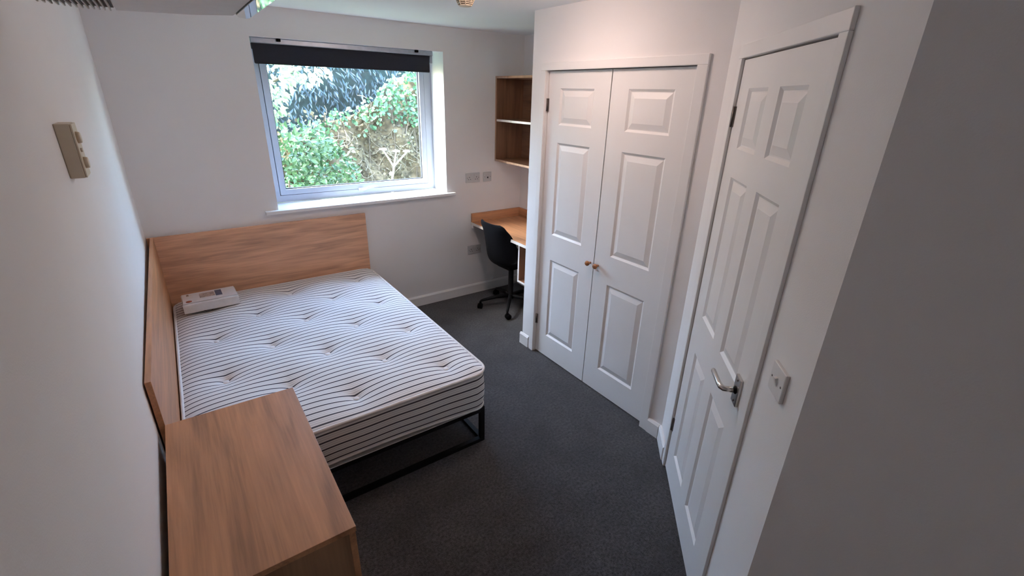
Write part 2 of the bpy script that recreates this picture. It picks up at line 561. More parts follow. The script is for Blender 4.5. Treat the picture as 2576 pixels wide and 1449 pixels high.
d3 = empty('door_3', G0, GZ)
struct(d3, 'white six panel door with chrome lever handle on the angled wall', 'door')
cols = [(.350, .557), (.660, .867)]
panel_leaf(d3, L0, L1, .008, LT, [(c0, c1, a, b) for c0, c1 in cols for a, b in ROWS], .001, .040)
for z in (1.785, .285):
    hinge(d3, L0 - .002, z, -.004)
px0, px1, pz0, pz1 = .888, .936, .912, 1.013
hp = MB().box(px0, px1, -.009, .001, pz0, pz1)
hb = hp.build('handle_plate', CHROME, d3, bevel=.002); hb['label'] = 'chrome handle back plate'
lx, lz = .909, .962
lv = MB()
path = [(lx, -.005, lz), (lx, -.035, lz), (lx - .002, -.045, lz), (lx - .012, -.052, lz), (lx - .03, -.054, lz + .001), (lx - .105, -.054, lz + .003), (lx - .112, -.053, lz + .003)]
lv.tube(path, [.0095, .0095, .0095, .0095, .009, .0085, .006], 14)
hl = lv.build('lever', CHROME, d3); hl['label'] = 'chrome lever handle'
MB().lathe([(.014, .002), (.014, -.010), (.011, -.013)], 20, (lx, 0, lz), 'y').build('lever_collar', BLACKM, d3)
for zz in (pz0 + .012, pz1 - .012):
    MB().lathe([(.004, 0), (.004, -.0105)], 10, ((px0 + px1) / 2, 0, zz), 'y').build('screw', STEEL, d3)

# ------------------------------------------------------------------ window
w1 = empty('window_1', (0, 0, 0))
struct(w1, 'white framed awning window with a view of a leafy bank', 'window')
yf = .238
def frame_rect(x0, x1, z0, z1, w, y0, y1, name, mat, parent, bevel=.004, wb=None, wtop=None):
    wb = w if wb is None else wb
    wtop = w if wtop is None else wtop
    m = MB()
    o = [(x0, z0), (x1, z0), (x1, z1), (x0, z1)]
    i = [(x0 + w, z0 + wb), (x1 - w, z0 + wb), (x1 - w, z1 - wtop), (x0 + w, z1 - wtop)]
    vs = [(x, y0, z) for x, z in o + i] + [(x, y1, z) for x, z in o + i]
    fs = []
    for k in range(4):
        l = (k + 1) % 4
        fs += [(k, l, 4 + l, 4 + k), (8 + k, 12 + k, 12 + l, 8 + l), (k, 8 + k, 8 + l, l), (4 + k, 4 + l, 12 + l, 12 + k)]
    m.add(vs, fs)
    return m.build(name, mat, parent, bevel=bevel, seg=2)
frame_rect(WX0, WX1, WZ0, WZ1, .066, yf, yf + .06, 'outer_frame', UPVC, w1, wb=.052)
DARKSEAL = plain('window_seal', (.03, .03, .035), .8)
frame_rect(WX0 + .0665, WX1 - .0665, WZ0 + .0525, WZ1 - .0665, .01, yf + .012, yf + .05, 'frame_seal', DARKSEAL, w1, bevel=0)
sash = frame_rect(WX0 + .069, WX1 - .069, WZ0 + .055, WZ1 - .069, .042, yf - .006, yf + .05, 'sash', UPVC, w1)
frame_rect(WX0 + .1105, WX1 - .1105, WZ0 + .0965, WZ1 - .1105, .006, yf + .012, yf + .036, 'glazing_seal', DARKSEAL, sash, bevel=0)
MB().box(WX0 + .112, WX1 - .112, yf + .022, yf + .026, WZ0 + .098, WZ1 - .112).build('pane', GLASS, w1)
wh = MB()
wh.box(1.470, 1.515, yf - .030, yf - .006, 1.068, 1.090)
wh.tube([(1.495, yf - .018, 1.080), (1.505, yf - .040, 1.082), (1.53, yf - .048, 1.090), (1.58, yf - .048, 1.096), (1.625, yf - .046, 1.098)], [.011, .011, .009, .008, .006], 10)
wh.build('window_handle', UPVC, w1)['label'] = 'white window handle'
ws_ = MB().box(.712, 2.250, -.042, 0, WZ0 - .025, WZ0).box(WX0, WX1, -.001, yf + .002, WZ0 - .025, WZ0)
sill = ws_.build('window_sill', SILL, w1, bevel=.006, seg=3)

# ------------------------------------------------------------------ ceiling lamp (just above the frame)
lamp = thing('ceiling_light', 'round flush ceiling light glowing warm white', 'ceiling light', (1.65, -1.735, H))
MB().lathe([(.085, -.024), (.09, -.020), (.09, -.001)], 40).build('base', PLAST, lamp)
MB().lathe([(.02, -.074), (.06, -.072), (.10, -.067), (.13, -.058), (.143, -.046), (.138, -.034), (.115, -.027), (.084, -.024)], 40).build('diffuser', LAMPM, lamp)

# ------------------------------------------------------------------ blind
bl = thing('roller_blind', 'short dark navy roller blind pulled down over the window top', 'blind', (0, 0, 0))
BX0, BX1 = .818, 2.085
MB().box(BX0, BX1, .0585, .060, 1.995, 2.112).build('fabric', BLIND, bl)
MB().tube([(BX0 + .004, .059, 1.996), (BX1 - .004, .059, 1.996)], .005, 10).build('bottom_bar', BLIND, bl)
MB().box(BX0 - .004, BX1 + .02, .035, .085, 2.113, 2.1455).build('head_rail', ALU, bl, bevel=.004)
MB().tube([(BX0, .082, 2.098), (BX1, .082, 2.098)], .020, 16).build('roll', BLIND, bl)
for x in (.978, 1.962):
    MB().box(x - .012, x + .012, .012, .040, 2.128, 2.1455).build('bracket', BLACKP, bl, bevel=.003)
MB().box(BX1 + .004, BX1 + .022, .05, .10, 2.06, 2.113).build('end_bracket', ALU, bl, bevel=.004)

# ------------------------------------------------------------------ bed
hb_ = thing('headboard', 'wide oak effect headboard panel under the window', 'headboard', (0, 0, 0))
MB().box(.006, 1.4208, -.034, -.016, .02, .935).build('board', WOOD_HB, hb_, bevel=.001)
for x in (.25, 1.15):
    MB().box(x, x + .05, -.034, -.017, 0, .02).build('foot', BLACKM, hb_)
sp_ = thing('bed_side_panel', 'long oak effect side panel between the bed and the side wall', 'bed panel', (0, 0, 0))
MB().box(.024, .042, -1.958, -.035, .02, .935).build('board', WOOD_Y, sp_, bevel=.001)
for y in (-1.7, -.4):
    MB().box(.025, .041, y, y + .05, 0, .02).build('foot', BLACKM, sp_)

MX0, MX1, MY0, MY1 = .0580, 1.4058, -.0500, -1.9067
BZ, MZ = .236, .470
bf = thing('metal_bed', 'low black square tube steel bed under the striped mattress', 'bed', (0, 0, 0))
fx0, fx1, fy0, fy1 = .075, 1.392, -.06, -1.890
tb = .026
for x in (fx0, fx1 - tb):
    for y in (fy1, fy0 - tb):
        MB().box(x, x + tb, y, y + tb, 0, .235).build('leg', BLACKM, bf, bevel=.002)
for y in (fy1, fy0 - tb):
    MB().box(fx0 + tb, fx1 - tb, y, y + tb, .204, .230).build('top_rail', BLACKM, bf)
    MB().box(fx0 + tb, fx1 - tb, y, y + tb, .0, .022).build('floor_rail', BLACKM, bf)
for x in (fx0, fx1 - tb):
    MB().box(x, x + tb, fy1 + tb, fy0 - tb, .204, .230).build('top_rail', BLACKM, bf)
    MB().box(x, x + tb, fy1 + tb, fy0 - tb, .0, .022).build('floor_rail', BLACKM, bf)
for k in range(14):
    y = fy1 + .08 + k * .128
    MB().box(fx0 + tb, fx1 - tb, y, y + .05, .214, .2355).build('slat', BLACKM, bf)

# mattress
mt = thing('mattress', 'white double mattress with dark pinstripe ticking and buttoned tufts', 'mattress', ((MX0 + MX1) / 2, (MY0 + MY1) / 2, BZ))
mw, ml = (MX1 - MX0) / 2, (MY0 - MY1) / 2
mcx, mcy = (MX0 + MX1) / 2, (MY0 + MY1) / 2
TUFT = [(x, y) for y in (-.27, -.765, -1.26, -1.75) for x in (.242, .742, 1.228)] + [(x, y) for y in (-.53, -1.014, -1.502) for x in (.498, .982)]
TUFT = [(x - mcx, y - mcy) for x, y in TUFT]
CR = .085      # plan corner radius
def inside(x, y):
    """map the square param to a rounded rectangle"""
    ax, ay = abs(x), abs(y)
    if ax > mw - CR and ay > ml - CR:
        dx, dy = ax - (mw - CR), ay - (ml - CR)
        q = max(dx, dy); l = sqrt(dx * dx + dy * dy)
        if l > 1e-9:
            k = q / l
            dx *= k; dy *= k
        return (math.copysign(mw - CR + dx, x), math.copysign(ml - CR + dy, y))
    return x, y
def top_h(x, y):
    h = .012
    e = min(mw - abs(x), ml - abs(y))
    h += .030 * (1 - exp(-max(e, 0) / .07))
    d = 0
    for tx, ty in TUFT:
        dx, dy = x - tx, y - ty
        r = sqrt(dx * dx + dy * dy)
        if r < .30:
            d = max(d, .026 * exp(-r / .030))
            h -= .021 * exp(-(r / .125) ** 2)
            # creases running from button to button
            for ax_, ay_ in ((0, 1), (.707, .707), (-.707, .707)):
                al = dx * ax_ + dy * ay_; cr = -dx * ay_ + dy * ax_
                amp = .005 if ax_ == 0 else .0015
                h -= amp * exp(-abs(cr) / .020) * exp(-(al / .085) ** 2)
    h -= d
    return h
NX, NY = 150, 210
vs = []; fs = []; cl = []
for j in range(NY + 1):
    for i in range(NX + 1):
        px = -mw + 2 * mw * i / NX; py = -ml + 2 * ml * j / NY
        x, y = inside(px, py)
        vs.append((x, y, MZ - BZ - .006 + top_h(x, y)))
        cl.append((x, y, 0))
for j in range(NY):
    for i in range(NX):
        a = j * (NX + 1) + i
        fs.append((a, a + 1, a + NX + 2, a + NX + 1))
def cloth_obj(name, vs, fs, cl, mat, parent):
    me = bpy.data.meshes.new(name)
    me.from_pydata(vs, [], fs)
    me.polygons.foreach_set('use_smooth', [True] * len(fs))
    at = me.attributes.new('cloth', 'FLOAT_VECTOR', 'POINT')
    at.data.foreach_set('vector', [c for v in cl for c in v])
    me.materials.append(mat)
    me.update()
    o = bpy.data.objects.new(name, me)
    COL.objects.link(o)
    o.parent = parent
    return o
cloth_obj('top_panel', vs, fs, cl, TICK_TOP, mt)
# outline of the rounded plan, ccw
def outline(off=0., n=14):
    r = CR + off
    pts = []
    for cx, cy, a0 in ((mw - CR, ml - CR, 0), (-mw + CR, ml - CR, pi / 2), (-mw + CR, -ml + CR, pi), (mw - CR, -ml + CR, 1.5 * pi)):
        for k in range(n + 1):
            a = a0 + pi / 2 * k / n
            pts.append((cx + r * cos(a), cy + r * sin(a)))
    out = []
    for i, p in enumerate(pts):
        q = pts[(i + 1) % len(pts)]
        L = sqrt((q[0] - p[0]) ** 2 + (q[1] - p[1]) ** 2)
        m = max(1, int(L / .04))
        for k in range(m):
            out.append((p[0] + (q[0] - p[0]) * k / m, p[1] + (q[1] - p[1]) * k / m))
    return out
def sag(x, y):
    return .034 * cos(pi / 2 * max(-1, min(1, x / mw))) * max(0, min(1, (-y - ml + .25) / .25))
NS = 14
vs = []; fs = []; cl = []
ol0 = outline(); nO = len(ol0)
for s in range(NS + 1):
    t = s / NS
    for i, (x, y) in enumerate(ol0):
        b = .010 * sin(pi * t) + .0018 * sin(i * .9) * sin(pi * t)
        k = 1 + b / max(mw, ml)
        z0 = sag(x, y)
        zz = z0 + t * (MZ - BZ - .002 - z0)
        nx, ny = (x / mw) ** 7, (y / ml) ** 7
        l = sqrt(nx * nx + ny * ny) + 1e-9
        vs.append((x + b * nx / l, y + b * ny / l, zz))
        cl.append((x, y, t * .228 + .012))
for s in range(NS):
    for i in range(nO):
        j = (i + 1) % nO
        fs.append((s * nO + i, s * nO + j, (s + 1) * nO + j, (s + 1) * nO + i))
cloth_obj('border', vs, fs, cl, TICK_SIDE, mt)
MB().tube([(x, y, MZ - BZ + .002) for x, y in outline(.003)], .0085, 8, closed=True).build('top_piping', PIPING, mt, fix=False)
MB().tube([(x, y, .0085 + sag(x, y)) for x, y in outline(.000)], .007, 8, closed=True).build('bottom_piping', PIPING, mt, fix=False)
MB().prism([(x * .995, y * .995) for x, y in outline()], .004, .008).build('underside', PIPING, mt)
random.seed(3)
for tx, ty in TUFT:
    z = MZ - BZ - .006 + top_h(tx, ty)
    t_ = MB()
    t_.lathe([(.004, -.006), (.013, -.003), (.016, .003), (.014, .008), (.005, .010)], 12, (0, 0, 0))
    o = t_.build('tuft', FELT, mt)
    o.location = (tx, ty, z + .007)

# wrapped bedding pack on the mattress
pk = thing('bedding_pack', 'white plastic wrapped bedding pack with printed card on the mattress', 'package', (.264, -.262, MZ + .0375), radians(1.5))
p0 = MB()
NXp, NYp = 20, 12
def pack_pt(i, j, top):
    u, v = i / NXp * 2 - 1, j / NYp * 2 - 1
    x, y = .155 * u, .098 * v
    e = max(abs(u), abs(v))
    puff = (1 - e ** 6)
    w = .004 * sin(7 * u + 3 * v) * sin(5 * v - 2 * u)
    if top:
        return (x, y, .054 + .005 * puff + w * .3)
    return (x, y, .0 + w * .3)
n1 = (NXp + 1) * (NYp + 1)
vs = [pack_pt(i, j, False) for j in range(NYp + 1) for i in range(NXp + 1)] + [pack_pt(i, j, True) for j in range(NYp + 1) for i in range(NXp + 1)]
fs = []
g = lambda i, j, t: (n1 if t else 0) + j * (NXp + 1) + i
for j in range(NYp):
    for i in range(NXp):
        fs.append((g(i, j, 1), g(i + 1, j, 1), g(i + 1, j + 1, 1), g(i, j + 1, 1)))
        fs.append((g(i, j, 0), g(i, j + 1, 0), g(i + 1, j + 1, 0), g(i + 1, j, 0)))
for i in range(NXp):
    fs.append((g(i, 0, 0), g(i + 1, 0, 0), g(i + 1, 0, 1), g(i, 0, 1)))
    fs.append((g(i, NYp, 0), g(i, NYp, 1), g(i + 1, NYp, 1), g(i + 1, NYp, 0)))
for j in range(NYp):
    fs.append((g(0, j, 0), g(0, j, 1), g(0, j + 1, 1), g(0, j + 1, 0)))
    fs.append((g(NXp, j, 0), g(NXp, j + 1, 0), g(NXp, j + 1, 1), g(NXp, j, 1)))
p0.add(vs, fs, True)
wt_ = p0.build('wrapped_textile', WRAP, pk)
wt_.data.set_sharp_from_angle(angle=radians(35))
cd = MB().box(-.150, .150, -.080, .092, .0600, .0612).build('card', CARD, pk)
zc = .0612
MB().lathe([(.017, zc), (.017, zc + .0006)], 24, (-.118, -.052, 0)).build('printed_spot', PRINT_O, cd)
MB().box(-.125, -.112, .050, .078, zc, zc + .0006).build('printed_badge', PRINT_B, cd)
MB().box(-.108, -.095, .055, .074, zc, zc + .0005).build('printed_mark', CARD, cd)
MB().box(-.055, .030, -.020, .060, zc, zc + .0005).build('printed_picture', PRINT_T, cd)
MB().box(.034, .072, -.030, .072, zc, zc + .0006).build('printed_block', PRINT_N, cd)

# ------------------------------------------------------------------ chest of drawers
CX0, CX1, CY0, CY1, CZ = .0424, .4540, -1.9630, -2.7290, .7600
ch = thing('chest_of_drawers', 'oak effect chest of drawers at the foot of the bed', 'chest', (CX0, CY1, 0))
cw, cl_ = CX1 - CX0, CY0 - CY1
MB().box(0, cw, 0, cl_, CZ - .018, CZ).build('top', WOOD_Y, ch, bevel=.001)
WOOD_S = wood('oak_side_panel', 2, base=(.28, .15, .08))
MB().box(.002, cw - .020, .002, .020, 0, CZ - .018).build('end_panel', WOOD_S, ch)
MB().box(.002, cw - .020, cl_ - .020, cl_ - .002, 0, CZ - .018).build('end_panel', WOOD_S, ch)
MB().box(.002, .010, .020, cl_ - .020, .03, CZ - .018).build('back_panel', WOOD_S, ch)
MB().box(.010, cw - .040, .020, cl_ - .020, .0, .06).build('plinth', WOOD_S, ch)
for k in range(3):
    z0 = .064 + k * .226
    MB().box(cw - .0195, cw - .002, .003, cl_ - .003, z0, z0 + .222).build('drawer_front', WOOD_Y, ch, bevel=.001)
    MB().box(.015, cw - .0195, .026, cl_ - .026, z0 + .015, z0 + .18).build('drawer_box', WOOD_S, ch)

# ------------------------------------------------------------------ desk, pedestal and wall shelf
dk = thing('desk', 'oak effect built-in desk with raised back edges in the alcove', 'desk', (0, 0, 0))
DX0 = 2.424
MB().box(DX0, XR - .001, YW + .001, -.001, .702, .727).build('worktop', WOOD_Y, dk, bevel=.001)
MB().box(DX0 - .002, DX0, YW + .001, -.001, .702, .727).build('edging', EDGE, dk)
MB().box(DX0, XR - .020, -.020, -.001, .727, .809).build('upstand', WOOD_X, dk, bevel=.001)
MB().box(XR - .020, XR - .001, YW + .001, -.001, .727, .809).build('upstand', WOOD_Y, dk, bevel=.001)
MB().box(DX0 + .004, XR - .02, -.034, -.001, .668, .702).build('support_batten', GLOSS, dk)
MB().box(XR - .034, XR - .001, -.70, -.034, .668, .702).build('support_batten', GLOSS, dk)
pd = thing('desk_pedestal', 'open fronted cubby with pale edges hanging under the desk', 'pedestal', (0, 0, 0))
PX0, PX1, PY0, PY1, PZ0, PZ1 = 2.470, 2.960, -.700, YW + .004, .350, .7015
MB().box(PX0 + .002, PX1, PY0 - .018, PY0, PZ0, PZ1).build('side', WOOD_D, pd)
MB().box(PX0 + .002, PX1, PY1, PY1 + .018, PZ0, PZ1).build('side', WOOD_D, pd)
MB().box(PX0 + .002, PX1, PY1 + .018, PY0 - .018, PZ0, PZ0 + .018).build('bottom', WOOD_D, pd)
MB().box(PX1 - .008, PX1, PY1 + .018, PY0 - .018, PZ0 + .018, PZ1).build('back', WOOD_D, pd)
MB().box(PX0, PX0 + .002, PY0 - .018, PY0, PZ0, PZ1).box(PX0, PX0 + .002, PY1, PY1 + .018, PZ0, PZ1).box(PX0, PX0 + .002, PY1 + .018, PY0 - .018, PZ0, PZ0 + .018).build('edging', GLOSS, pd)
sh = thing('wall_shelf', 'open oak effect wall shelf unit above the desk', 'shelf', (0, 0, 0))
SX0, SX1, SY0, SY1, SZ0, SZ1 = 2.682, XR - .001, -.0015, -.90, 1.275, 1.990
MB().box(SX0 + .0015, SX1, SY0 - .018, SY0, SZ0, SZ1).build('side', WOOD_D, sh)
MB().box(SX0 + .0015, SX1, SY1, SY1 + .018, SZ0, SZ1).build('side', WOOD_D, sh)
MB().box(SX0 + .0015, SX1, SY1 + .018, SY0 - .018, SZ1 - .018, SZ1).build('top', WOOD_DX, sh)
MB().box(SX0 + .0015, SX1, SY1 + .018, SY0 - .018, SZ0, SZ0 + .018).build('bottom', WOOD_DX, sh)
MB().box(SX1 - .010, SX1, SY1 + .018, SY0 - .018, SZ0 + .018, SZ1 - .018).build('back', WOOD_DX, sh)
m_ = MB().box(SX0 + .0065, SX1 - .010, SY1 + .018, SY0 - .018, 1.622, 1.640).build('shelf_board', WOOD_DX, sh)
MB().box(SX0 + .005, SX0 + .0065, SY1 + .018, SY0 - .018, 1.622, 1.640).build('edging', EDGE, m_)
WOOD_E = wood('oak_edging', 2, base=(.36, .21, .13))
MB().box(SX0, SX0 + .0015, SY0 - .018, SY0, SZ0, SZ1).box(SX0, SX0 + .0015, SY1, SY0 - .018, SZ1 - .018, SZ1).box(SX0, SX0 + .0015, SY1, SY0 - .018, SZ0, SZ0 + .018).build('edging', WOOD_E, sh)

# ------------------------------------------------------------------ chair
CHX, CHY = 2.573, -.462
chair = thing('desk_chair', 'black plastic bucket swivel chair tucked under the desk', 'chair', (CHX, CHY, 0), radians(4))
prof = [(.225, .425, .185), (.20, .437, .205), (.14, .437, .222), (.05, .430, .232), (-.05, .426, .235), (-.115, .430, .235), (-.165, .450, .232), (-.195, .490, .228), (-.212, .545, .222), (-.224, .61, .214), (-.234, .68, .204), (-.244, .745, .196), (-.252, .795, .184), (-.257, .825, .160), (-.259, .838, .125)]
# densify with catmull-rom
def cr(P, n):
    out = []
    m = len(P)
    for i in range(m - 1):
        p0, p1, p2, p3 = P[max(i - 1, 0)], P[i], P[i + 1], P[min(i + 2, m - 1)]
        for k in range(n):
            t = k / n
            out.append(tuple(.5 * ((2 * b) + (-a + c) * t + (2 * a - 5 * b + 4 * c - d) * t * t + (-a + 3 * b - 3 * c + d) * t ** 3) for a, b, c, d in zip(p0, p1, p2, p3)))
    out.append(P[-1])
    return out
pp = cr(prof, 4)
NV = 24
vs = []; fs = []
for i, (f_, z, hw) in enumerate(pp):
    t = i / (len(pp) - 1)
    tn = Vector((pp[min(i + 1, len(pp) - 1)][0] - pp[max(i - 1, 0)][0], 0, pp[min(i + 1, len(pp) - 1)][1] - pp[max(i - 1, 0)][1])).normalized()
    nrm = Vector((tn.z, 0, -tn.x))          # to the sitter's side: up for the seat, forward for the back
    if nrm.z < -.01 or (abs(nrm.z) < .05 and nrm.x < 0):
        nrm = -nrm
    lift = .045 if t < .3 else .045 + .085 * sin(pi * min(1, (t - .3) / .55)) if t < .85 else .045
    if t > .85:
        lift = .045 - .02 * (t - .85) / .15
    for k in range(NV + 1):
        v = k / NV * 2 - 1
        c = abs(v) ** 2.6
        p = Vector((f_, v * hw * (1 - .04 * c), z)) + nrm * lift * c
        vs.append(p)
for i in range(len(pp) - 1):
    for k in range(NV):
        a = i * (NV + 1) + k
        fs.append((a, a + 1, a + NV + 2, a + NV + 1))
sm = MB().add(vs, fs, True)
shell = sm.build('seat_shell', BLACKP, chair)
so = shell.modifiers.new('thickness', 'SOLIDIFY'); so.thickness = .008; so.offset = 0
MB().box(-.09, .09, -.09, .09, .395, .424).build('seat_plate', BLACKM, chair, bevel=.006)
MB().lathe([(.013, .28), (.013, .40)], 16).build('gas_lift', CHROME, chair)
MB().lathe([(.030, .085), (.030, .13), (.024, .14), (.024, .375), (.022, .378)], 20).build('column', BLACKM, chair)
MB().tube([(.05, -.09, .40), (.06, -.17, .395), (.06, -.20, .392)], [.005, .005, .006], 8).build('height_lever', BLACKM, chair)
for k in range(5):
    a = radians(157.6 - 4) + k * 2 * pi / 5
    ca, sa = cos(a), sin(a)
    MB().tube([(ca * .02, sa * .02, .112), (ca * .14, sa * .14, .104), (ca * .262, sa * .262, .080), (ca * .285, sa * .285, .072)], [.020, .018, .013, .010], 10).build('leg', BLACKM, chair)
    c_ = MB()
    wx, wy = ca * .285, sa * .285
    ta = a + 1.1 + k
    for s_ in (-1, 1):
        ox, oy = -sin(ta) * .012 * s_, cos(ta) * .012 * s_
        n = 16; r = .025
        ax = Vector((-sin(ta), cos(ta), 0))
        cen = Vector((wx + ox, wy + oy, .0255)) + Vector((cos(ta), sin(ta), 0)) * .008
        c_.tube([cen - ax * .008, cen + ax * .008], r, n)
    c_.tube([(wx, wy, .030), (wx, wy, .072)], [.018, .008], 10)
    c_.build('caster', BLACKP, chair)

# ------------------------------------------------------------------ sockets, switch, wall control
def plate(name, w, h, loc, rz, label, cat, t=.010, mat=SOCK):
    o = thing(name, label, cat, loc, rz)
    MB().box(0, w, -t, 0, 0, h).build('face_plate', mat, o, bevel=.004, seg=3)
    return o
def pins(o, cx, cz, t):
    for (dx, dz, w, h) in ((0, .013, .005, .009), (-.011, -.006, .008, .0045), (.011, -.006, .008, .0045)):
        MB().box(cx + dx - w / 2, cx + dx + w / 2, -t - .0006, -t, cz + dz - h / 2, cz + dz + h / 2).build('pin_slot', DARK, o)
def screw(o, x, z, t):
    MB().lathe([(.0032, 0), (.0032, -.0008)], 10, (x, -t, z), 'y').build('screw', STEEL, o)
def double_socket(loc, label):
    o = plate('double_socket', .146, .086, loc, 0, label, 'socket')
    for cx in (.036, .110):
        pins(o, cx, .036, .010)
    for cx in (.056, .090):
        MB().box(cx - .007, cx + .007, -.0135, -.010, .058, .076).build('rocker', SOCK, o, bevel=.002)
    screw(o, .014, .043, .010); screw(o, .132, .043, .010)
    return o
double_socket((2.370, 0, 1.095), 'white double wall socket beside a square outlet above the desk')
double_socket((2.381, 0, .411), 'white double wall socket low on the wall behind the chair')
o = plate('data_outlet', .086, .086, (2.557, 0, 1.0935), 0, 'small square wall outlet beside a double socket above the desk', 'outlet')
MB().box(.030, .056, -.012, -.010, .024, .062).build('port_insert', SOCK, o, bevel=.001)
MB().box(.036, .050, -.0126, -.012, .030, .044).build('port', DARK, o)
screw(o, .013, .043, .010); screw(o, .073, .043, .010)
sw = thing('light_switch', 'square white light switch beside the six panel door', 'switch', G0 + gd * 1.115 + Vector((0, 0, 1.117)), GZ)
MB().box(0, .086, -.011, 0, 0, .086).build('face_plate', PLAST, sw, bevel=.004, seg=3)
rk = MB()
rk.add([(.037, -.011, .030), (.049, -.011, .030), (.049, -.011, .056), (.037, -.011, .056), (.037, -.0185, .054), (.049, -.0185, .054), (.037, -.0115, .031), (.049, -.0115, .031)],
       [(0, 1, 7, 6), (6, 7, 5, 4), (4, 5, 2, 3), (0, 6, 4, 3), (1, 2, 5, 7), (0, 3, 2, 1)])
rk.build('rocker', PLAST, sw)
screw(sw, .013, .043, .011); screw(sw, .073, .043, .011)

tc_ = thing('wall_control', 'tall white surface box tinted cream for shade with two round dials high on the side wall', 'wall control', (.0186, -2.0, 1.606), pi / 2 + math.atan(.0093))
MB().box(0, .086, -.032, 0, 0, .138).build('back_box', CREAM, tc_, bevel=.003)  # white plastic box; the beige is its warm shade put into the colour
MB().box(.001, .085, -.036, -.032, .001, .137).build('face_plate', CREAM, tc_, bevel=.002)
for z in (.102, .037):
    MB().lathe([(.015, -.036), (.014, -.044), (.012, -.045)], 20, (.030, 0, z), 'y').build('dial', CREAM, tc_)
MB().lathe([(.005, -.036), (.005, -.040)], 12, (.030, 0, .070), 'y').build('indicator', CREAM, tc_)

# ------------------------------------------------------------------ smoke detector
sd = thing('smoke_detector', 'round cream smoke detector with slotted sides on the ceiling', 'smoke detector', (1.680, -1.225, H))
MB().lathe([(.050, -.022), (.052, -.018), (.052, 0)], 36).build('base', CREAM, sd)
MB().lathe([(.030, -.056), (.034, -.054), (.036, -.050)], 36).build('cap', CREAM, sd)
MB().lathe([(.030, -.050), (.040, -.022)], 36).build('chamber', VENT, sd)
for z, r in ((-.0285, .047), (-.036, .043), (-.0435, .0395)):
    MB().lathe([(r - .006, z - .0022), (r, z - .0018), (r + .001, z + .0012), (r - .005, z + .0018)], 36).build('ring', CREAM, sd)
for k in range(8):
    a = k * pi / 4 + .3
    MB().tube([(.049 * cos(a), .049 * sin(a), -.022), (.034 * cos(a), .034 * sin(a), -.052)], .003, 6).build('rib', CREAM, sd)

# ------------------------------------------------------------------ hanging air unit (top left, mostly above the frame)
au = thing('air_unit', 'pale air unit with a slotted vent hanging from the ceiling by the side wall', 'air unit', (0, 0, 0))
ZB = 2.000
plan = [(.045, -3.15), (.470, -3.15), (.470, -2.262), (.455, -2.232), (.36, -2.182), (.208, -2.128), (.165, -2.130), (.120, -2.145), (.080, -2.185), (.052, -2.26)]
MB().prism(plan, ZB + .008, H).build('casing', UNIT, au)
MB().prism([(.215, -3.13), (.440, -3.13), (.440, -2.262), (.36, -2.195), (.215, -2.140)], ZB + .001, ZB + .008).build('bottom_cover', UNIT, au)
MB().prism([(.085, -2.75), (.211, -2.75), (.211, -2.133), (.165, -2.134), (.122, -2.149), (.085, -2.188)], ZB + .0065, ZB + .0078).build('vent_recess', VENT, au)
def far_y(x):
    pts = [(.080, -2.187), (.120, -2.147), (.165, -2.132), (.211, -2.130)]
    for (a, b), (c, d) in zip(pts, pts[1:]):
        if a <= x <= c:
            return b + (d - b) * (x - a) / (c - a)
    return -2.19
for k in range(13):
    x = .0865 + k * .0098
    MB().box(x - .0014, x + .0014, -2.75, far_y(x), ZB - .0005, ZB + .0068).build('vent_slat', SLAT, au)
MB().prism([(.442, -3.10), (.474, -3.10), (.474, -2.262), (.468, -2.250), (.452, -2.262), (.442, -2.30)], ZB - .002, ZB + .0075).build('gloss_strip', ACRYL, au)['label'] = 'glossy translucent strip'

# ------------------------------------------------------------------ outdoors
rng = np.random.default_rng(11)
struct(MB().box(-9, 11, .30, 12, -.15, .0).build('ground', GRASS), 'grass ground outside the window', 'ground')
def ivy_top(x):
    return max(1.42, min(2.1, 1.57 + (x - 1.95) * .46 + .05 * sin(5 * x)))
def bank_y(x, z):
    n = .10 * sin(2.1 * x + 1.3) + .07 * sin(4.7 * x + 3.0 * z) + .05 * sin(9 * x - 6 * z) + .03 * sin(17 * x + 11 * z)
    return 1.95 + .32 * z + n
bk = thing('earth_bank', 'brown earth bank with bare roots outside the window', 'bank', (2, 2.3, 0))
vs = []; fs = []
BXN, BZN = 200, 60
for j in range(BZN + 1):
    for i in range(BXN + 1):
        x = -3 + 10 * i / BXN; z = (ivy_top(x) - .05) * j / BZN
        vs.append((x - 2, bank_y(x, z) - 2.3 + .03 * (rng.random() - .5), z))
for i in range(BXN + 1):
    x = -3 + 10 * i / BXN
    vs.append((x - 2, 2.82 - 2.3, ivy_top(x) - .40))
for j in range(BZN + 1):
    for i in range(BXN):
        a = j * (BXN + 1) + i
        fs.append((a, a + 1, a + BXN + 2, a + BXN + 1))
MB().add(vs, fs, True).build('earth', SOIL, bk, fix=False)
random.seed(21)
for k in range(70):
    x = random.uniform(1.7, 3.5); z = random.uniform(.75, 1.5)
    n = random.randint(5, 9)
    a = random.uniform(0, 2 * pi); st = random.uniform(.035, .06)
    path = []
    for i in range(n):
        path.append((x - 2, bank_y(x, z) - 2.3 - .018 - random.random() * .02, z))
        a += random.uniform(-.8, .8)
        x += cos(a) * st; z += sin(a) * st
    r = random.uniform(.0025, .0055)
    MB().tube(path, [r * (1 - .6 * i / n) for i in range(n)], 5).build('root', ROOT, bk, fix=False)

